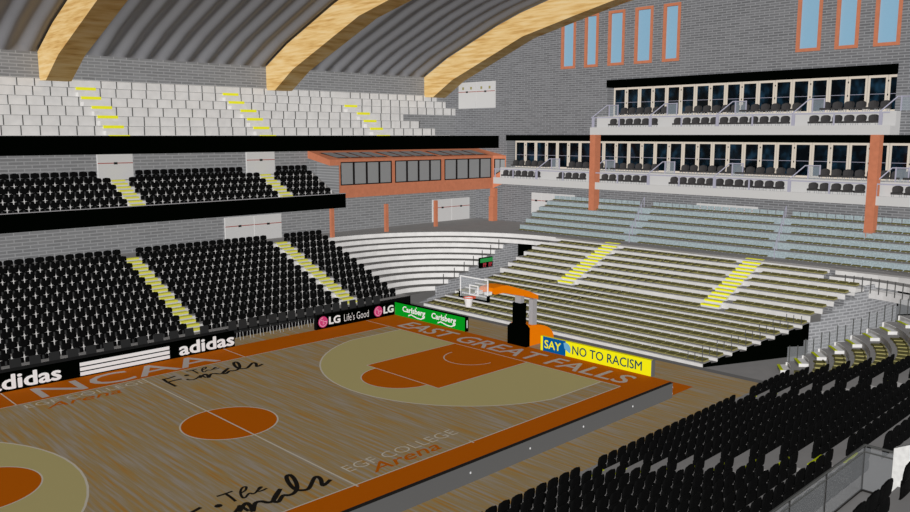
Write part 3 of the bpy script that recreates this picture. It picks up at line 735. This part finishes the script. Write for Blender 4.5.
for a, b in wins:
    n = 4; w = (b-a)/n
    for i in range(n):
        mb = MB(); x0, x1 = a+i*w, a+(i+1)*w; t = .07
        for (p, q, c, d) in ((x0, x0+t, wz0, wz1), (x1-t, x1, wz0, wz1), (x0+t, x1-t, wz0, wz0+t), (x0+t, x1-t, wz1-t, wz1)): mb.box(p, q, YB-.03, YB+.06, c, d)
        f = mb.build('window_frame', M_frame, pbx); box('pane', M_gpane, x0+t, x1-t, YB+.02, YB+.04, wz0+t, wz1-t, f)
        # skylight on the sloping roof
        def rz(y): return 8.9+(y-YB)*(.6/(YF-YB))
        ya, yb = YB+.25, YB+1.7
        V = [(x0+.05+.0, ya, rz(ya)+.02), (x1-.05, ya, rz(ya)+.02), (x1-.05-.6, yb, rz(yb)+.02), (x0+.05-.6, yb, rz(yb)+.02)]
        f = MB().mesh(V, [(0, 1, 2, 3)]).build('skylight_frame', M_frame, pbx)
        c = Vector((sum(p[0] for p in V)/4, sum(p[1] for p in V)/4, 0)); V2 = [(p[0]+(c.x-p[0])*.14, p[1]+(c.y-p[1])*.14, p[2]+.02) for p in V]
        MB().mesh(V2, [(0, 1, 2, 3)]).build('skylight_pane', M_gpane, f)
MB().quad((X1, YB, 6.25), (GX, 18.0, 6.75), (GX, 18.0, 8.9), (X1, YB, 8.9)).build('corner_panel', M_terra, pbx)
f = MB().mesh([(X1+.05, YB-.09, 7.3), (GX-.06, 18.05, 7.85), (GX-.06, 18.05, 8.65), (X1+.05, YB-.09, 8.65)], [(0, 1, 2, 3)]).build('corner_window_frame', M_frame, pbx)
for q in (0, 1):
    s0, s1 = (.08, .47) if q == 0 else (.54, .92)
    def lp(s, z): return (X1+.05+(GX-.11-X1)*s, YB-.11-(.78)*s, z)
    MB().mesh([lp(s0, 7.4+.55*s0), lp(s1, 7.4+.55*s1), lp(s1, 8.58), lp(s0, 8.58)], [(0, 1, 2, 3)]).build('pane', M_gpane, f)
for x, top, lab in ((18.4, 5.7, 'short terracotta post below the left end of the press box'), (23.2, 5.62, 'short terracotta post below the middle of the press box'), (28.1, 5.6, 'short terracotta post in front of the white double door')):
    tag(box('support_post', M_terra, x-.1, x+.16, 18.85, 19.05, 3.6, top), lab, 'column', 'short terracotta posts')
tag(MB().box(34.1, 34.6, 18.5, 19.0, 3.6, 5.6).box(34.25, 34.6, 18.5, 19.0, 5.6, 6.26).build('support_post', M_terra), 'tall thick terracotta column at the corner end of the press box', 'column')

# ------------------------------------------------------ advertising boards
def board(name, x0, x1, y0, y1, h, m, label, cat='advertising board'):
    t = tag(empty(name), label, cat)
    MB().box(x0, x1, y0, y1, 0, h).build('panel', m, t)
    return t
t = board('advertising_board', -9, 5.7, 9.75, 9.95, .78, M_black, 'black board with large white lowercase lettering and three white bars along the far sideline')
text('lettering', 'adidas', M_adw, (2.78, 9.735, .1), FACE_Y, 2.85, .6, t, .035)
text('lettering', 'adidas', M_adw, (-5.45, 9.735, .1), FACE_Y, 2.8, .6, t, .035)
for i in range(3): MB().box(-1.83, 2.27, 9.73, 9.75, .06+.215*i, .06+.215*i+.16).build('stripe', M_adw, t)
t = tag(empty('press_table'), 'long black table standing behind the board with the three white bars', 'table')
MB().box(-9, 5.6, 9.96, 10.62, .68, .74).build('table_top', mat('table_black', rgb(40, 40, 40)), t)
for x in (-6, -3, 0, 3, 5.5):
    MB().box(x-.04, x+.04, 10.05, 10.55, 0, .68).build('leg', M_seat, t)
t = board('advertising_board', 10.63, 16.2, 9.75, 9.9, .77, M_black, 'black board with two round pink emblems and white letters along the far sideline')
for cx in (11.07, 14.95):
    e = MB().prism([(x, 9.745, z) for x, z in arc(cx, .39, .31, 0, 2*PI, 24)[:-1]], (0, -.01, 0)).build('emblem', M_pink, t)
    q = MB()
    def st(pts, w):
        for a, b in zip(pts[:-1], pts[1:]):
            a = Vector(a); b = Vector(b); d = (b-a).normalized(); n_ = Vector((-d.y, d.x))*w/2
            q.quad(*[(p.x, 9.73, p.y) for p in (a-n_, b-n_, b+n_, a+n_)])
    st(arc(cx, .39, .24, PI/2, 2*PI, 16), .035); st([(cx+.24, .39), (cx+.06, .39)], .035); st([(cx, .5), (cx, .28), (cx+.08, .28)], .03)
    q.quad((cx-.12, 9.73, .47), (cx-.06, 9.73, .47), (cx-.06, 9.73, .53), (cx-.12, 9.73, .53)); q.build('emblem_mark', M_pinkl, e)
    text('lettering', 'LG', M_adw, (cx+.42, 9.74, .2), FACE_Y, .72, .4, t, .05)
text('slogan', "Life's Good", M_adw, (12.5, 9.74, .19), FACE_Y, 1.75, .42, t, -.01)
MB().box(10.6, 10.66, 9.72, 9.93, 0, .79).build('end_cap', M_seat, t)
t = board('advertising_board', 16.2, 16.38, 3.85, 9.72, .77, M_green, 'green board with the same white word twice along the far baseline')
MB().box(16.19, 16.4, 3.8, 9.72, .77, .8).box(16.19, 16.4, 3.78, 3.85, 0, .8).build('black_edging', M_black, t)
MB().box(16.26, 16.32, 3.775, 3.782, .2, .62).build('end_mark', M_adw, t)
for y in (9.0, 6.5):
    text('lettering', 'Carlsberg', M_adw, (16.19, y, .22), FACE_X, 1.95, .42, t, .03, .1)
    q = MB()
    sw = [(0, .1), (.25, .2), (.5, .14), (.8, .08), (1.1, .08), (1.4, .2)]
    for a, b in zip(sw[:-1], sw[1:]): q.quad((16.185, y-.5-a[0], a[1]+.0), (16.185, y-.5-b[0], b[1]+.0), (16.185, y-.5-b[0], b[1]+.055), (16.185, y-.5-a[0], a[1]+.075))
    q.prism([(16.19, yy, zz) for yy, zz in arc(y-1.2, .7, .035, 0, 2*PI, 6)[:-1]], (-.005, 0, 0))
    q.build('swash', M_adw, t)
t = board('advertising_board', 16.2, 16.36, -7.74, -1.45, .73, M_ady, 'yellow and blue board reading SAY NO TO RACISM along the baseline')
MB().box(16.19, 16.2, -3.0, -1.6, .0, .73).build('blue_panel', M_adb, t)
MB().box(16.2, 16.42, -7.8, -7.74, 0, .73).build('end_cap', M_boardback, t)
text('lettering_say', 'SAY', M_ady, (16.18, -1.72, .17), FACE_X, 1.0, .4, t, .02)
text('lettering', 'NO TO RACISM', M_adn, (16.185, -3.42, .17), FACE_X, 3.85, .42, t, .012)
q = MB(); q.prism([(16.18, yy, zz) for yy, zz in arc(-3.02, .36, .3, PI*.35, PI*1.2, 10)]+[(16.18, -2.95, .36)], (-.004, 0, 0)); q.build('handshake_mark', mat('mark_blue', rgb(110, 180, 220)), t)
t = board('advertising_board', -14, 14.28, -9.95, -9.8, .62, M_boardback, 'long grey back of the board along the near sideline')
MB().box(-14, 14.3, -9.955, -9.8, .62, .632).build('black_edging', M_dark, t)
for x in (2.6, 5.4, 8.3, 11.4): MB().box(x, x+.04, -9.97, -9.95, .3, .36).build('bolt', M_adw, t)
MB().box(14.28, 14.3, -9.95, -9.92, .15, .2).box(14.28, 14.3, -9.95, -9.92, .42, .47).build('end_mark', M_adw, t)
# folding chairs in front of far stand
fc = empty('folding_chair'); M_fc = mat('folding_chair_grey', rgb(48, 48, 48))
MB().prism([(-.24, -.2, .5), (.24, -.2, .5), (.22, -.26, .98), (-.22, -.26, .98)], (0, .03, 0)).build('backrest', M_fc, fc)
MB().box(-.23, .23, -.2, .2, .42, .46).build('seat', M_fc, fc)
for sx in (-.21, .21):
    for sy in (-.2, .2): MB().tube([(sx, sy, 0), (sx, sy*.6, .44)], .014, 5).build('leg', M_post, fc)
n = 0; x = 6.35
while x < 16.3:
    o = fc if n == 0 else copy_tree(fc); o.location = (x, 10.9, 0); o.rotation_euler = (0, 0, PI)
    if x < 10.7: l = 'dark grey folding chair on the wood floor in the gap between the sideline boards'; g = 'folding chairs in the gap'
    else: l = 'dark grey folding chair showing above the black board with pink emblems'; g = 'folding chairs behind the board with pink emblems'
    tag(o, l, 'chair', g); x += .6; n += 1
x = -5.6
while x < 5.6:
    o = copy_tree(fc); o.location = (x, 10.95, 0); o.rotation_euler = (0, 0, PI); tag(o, 'dark folding chair behind the long black table and its board', 'chair', 'folding chairs behind the long black table'); x += .8
# ------------------------------------------------------ basketball hoop
hp = tag(empty('basketball_hoop'), 'portable basketball hoop with orange arm and black padded base on the baseline', 'basketball hoop')
MB().prism([(16.02, -.64, 0), (16.02, .6, 0), (16.02, .6, .92), (16.02, .4, 1.1), (16.02, -.44, 1.1), (16.02, -.64, .95)], (.3, 0, 0)).build('base_pad', M_black, hp)
pts = [(16.32, -.6, 0), (18.3, -.6, 0)]+[(16.32+1.98*math.sin(PI/2*(1-k/8)), -.6, 1.06*math.cos(PI/2*(1-k/8))**.8) for k in range(0, 9)]
MB().prism(pts, (0, 1.2, 0)).build('base', M_hoop, hp)
MB().box(16.05, 16.4, -.32, .3, 1.05, 2.18).build('mast_pad', M_black, hp)
MB().box(16.1, 16.35, -.2, .18, 2.15, 2.55).build('mast', M_post2, hp)
MB().box(16.62, 16.95, -.55, -.3, .9, 2.35).box(16.62, 16.95, .3, .55, .9, 2.35).build('rear_post', M_post2, hp)
MB().tube([(16.4, -.4, 1.5), (16.8, -.42, 2.2)], .02).build('brace', M_post2, hp)
am = [(13.75, 3.2), (13.85, 3.28), (14.5, 3.33), (14.9, 3.28), (16.5, 2.78), (17.2, 2.48), (17.2, 2.26), (16.2, 2.55), (14.6, 2.95), (13.95, 2.96), (13.75, 3.05)]
MB().prism([(x, -.42, z) for x, z in am], (0, .84, 0)).build('arm', M_hoop, hp)
MB().box(13.45, 13.75, -.42, -.2, 2.98, 3.12).box(13.45, 13.75, .2, .42, 2.98, 3.12).tube([(12.97, -.1, 3.05), (13.8, -.2, 3.1)], .02).tube([(12.97, .1, 3.05), (13.8, .2, 3.1)], .02).build('bracket', M_adw, hp)
bb = MB().box(12.94, 12.97, -.93, .93, 2.84, 3.87).build('backboard', M_clear, hp)
q = MB(); t = .05
for (a, b, c, d) in ((-.93, .93, 3.87-t, 3.87), (-.93, -.93+t, 2.84, 3.87), (.93-t, .93, 2.84, 3.87), (-.3, .3, 3.45, 3.5), (-.3, -.25, 3.02, 3.45), (.25, .3, 3.02, 3.45), (-.3, .3, 3.0, 3.04)): q.box(12.92, 12.95, a, b, c, d)
q.build('white_border', M_adw, bb)
MB().box(12.88, 13.02, -.96, .96, 2.80, 2.86).box(12.88, 13.02, -.97, -.89, 2.8, 3.1).box(12.88, 13.02, .89, .97, 2.8, 3.1).build('edge_padding', M_black, bb)
q = MB(); ring = arc(12.58, 0, .23, 0, 2*PI, 20)
q.tube([(x, y, 2.95) for x, y in ring], .022, 5); q.box(12.8, 12.95, -.12, .12, 2.88, 2.97); rim = q.build('rim', M_rim, hp)
q = MB(); t1 = arc(12.58, 0, .22, 0, 2*PI, 16); t2 = arc(12.58, 0, .15, 0, 2*PI, 16)
for i in range(16): q.quad((*t1[i], 2.94), (*t1[i+1], 2.94), (*t2[i+1], 2.5), (*t2[i], 2.5))
q.build('net', M_net, rim)
# scoreboard
sb = tag(empty('scoreboard'), 'small black scoreboard with green band and red digits on the corner brick wall', 'scoreboard')
MB().box(24.9, 26.15, 11.1, 11.25, 1.62, 2.32).build('case', M_black, sb)
MB().box(24.92, 26.13, 11.08, 11.1, 2.0, 2.27).build('green_band', M_scgreen, sb)
q = MB()
for cx in (25.2, 25.75):
    for dx in (0, .17):
        for (a, b, c, d) in ((0, .1, 0, .03), (0, .1, .12, .15), (0, .1, .24, .27), (0, .03, 0, .27), (.08, .11, .12, .27)): q.box(cx+dx+a, cx+dx+b, 11.08, 11.1, 1.68+c, 1.68+d)
q.build('digits', M_scred, sb)
# near railing, mezzanine chairs, white parapet
FZ = 3.32
nr = tag(empty('guard_railing'), 'grey mesh guard railing turning a corner at the top of the near stand', 'railing')
q = MB(); g = MB()
Yr = -21.05; Xr = 2.75
g.box(-6, Xr, Yr-.01, Yr+.01, FZ+.05, FZ+.95); g.box(Xr-.01, Xr+.01, Yr-3.2, Yr, FZ+.05, FZ+.95)
g.build('mesh_panel', M_mesh, nr)
q.tube([(-6, Yr, FZ+1.0), (Xr, Yr, FZ+1.0), (Xr, Yr-3.2, FZ+1.0)], .025); q.tube([(-6, Yr, FZ+.86), (Xr, Yr, FZ+.86), (Xr, Yr-3.2, FZ+.86)], .018)
q.build('top_rail', M_tick, nr)
MB().tube([(-6, Yr, FZ+.04), (Xr, Yr, FZ+.04), (Xr, Yr-3.2, FZ+.04)], .025).build('bottom_rail', M_dark, nr)
for x in (-4, -2.4, -.8, .8, 2.75): MB().tube([(x, Yr, FZ), (x, Yr, FZ+1)], .02).build('post', M_dark, nr)
mz = tag(box('seating_platform', M_conc, -10, -1.25, -31, -22.84, FZ, 5.27), 'raised grey seating platform at the bottom right corner', 'platform')
for k in range(0, 6):
    x = -2.6-.51*k+.05; x += .0
ns = list(seat0.children)
for k, x in enumerate((-3.53, -3.02, -2.5, -1.5)):
    o = copy_tree(seat0); o.location = (x, -22.85, 4.95+.37-.05); o.scale = (1.05,)*3; o.rotation_euler = (0, 0, 0)
    lab = ['black flip-up seat nearest the viewer, left of a group of three at the bottom right', 'black flip-up seat nearest the viewer, middle of three at the bottom right', 'black flip-up seat nearest the viewer, right of three at the bottom right', 'black flip-up seat in the very bottom right corner'][k]
    tag(o, lab, 'seat', 'black seats on the raised platform')
pw = tag(MB().prism([(2.2, -21.75, FZ), (2.2, -25.0, FZ), (2.2, -25.0, 6.3), (2.2, -21.75, 4.6)], (.15, 0, 0)).build('parapet_wall', speckle(mat('white_plaster', rgb(240, 238, 234)), .05, 9)), 'white plastered parapet wall at the right edge behind the mesh railing', 'wall')

SC.cycles.diffuse_bounces = 1
# ------------------------------------------------------------------- light
w = bpy.data.worlds.new('world'); SC.world = w; w.use_nodes = True
bg = w.node_tree.nodes['Background']; bg.inputs['Color'].default_value = (.72, .77, .85, 1); bg.inputs['Strength'].default_value = .12
def sun(name, d, e, shadow, ang=.1, col=(1, 1, 1)):
    ld = bpy.data.lights.new(name, 'SUN'); ld.energy = e; ld.angle = ang; ld.use_shadow = shadow; ld.color = col; ld.specular_factor = .3
    o = bpy.data.objects.new(name, ld); COL.objects.link(o); o.rotation_euler = Vector(d).to_track_quat('-Z', 'Y').to_euler(); o.location = (-10, -20, 30)
sun('sun_key', (.74, .58, -.34), 3.2, False)
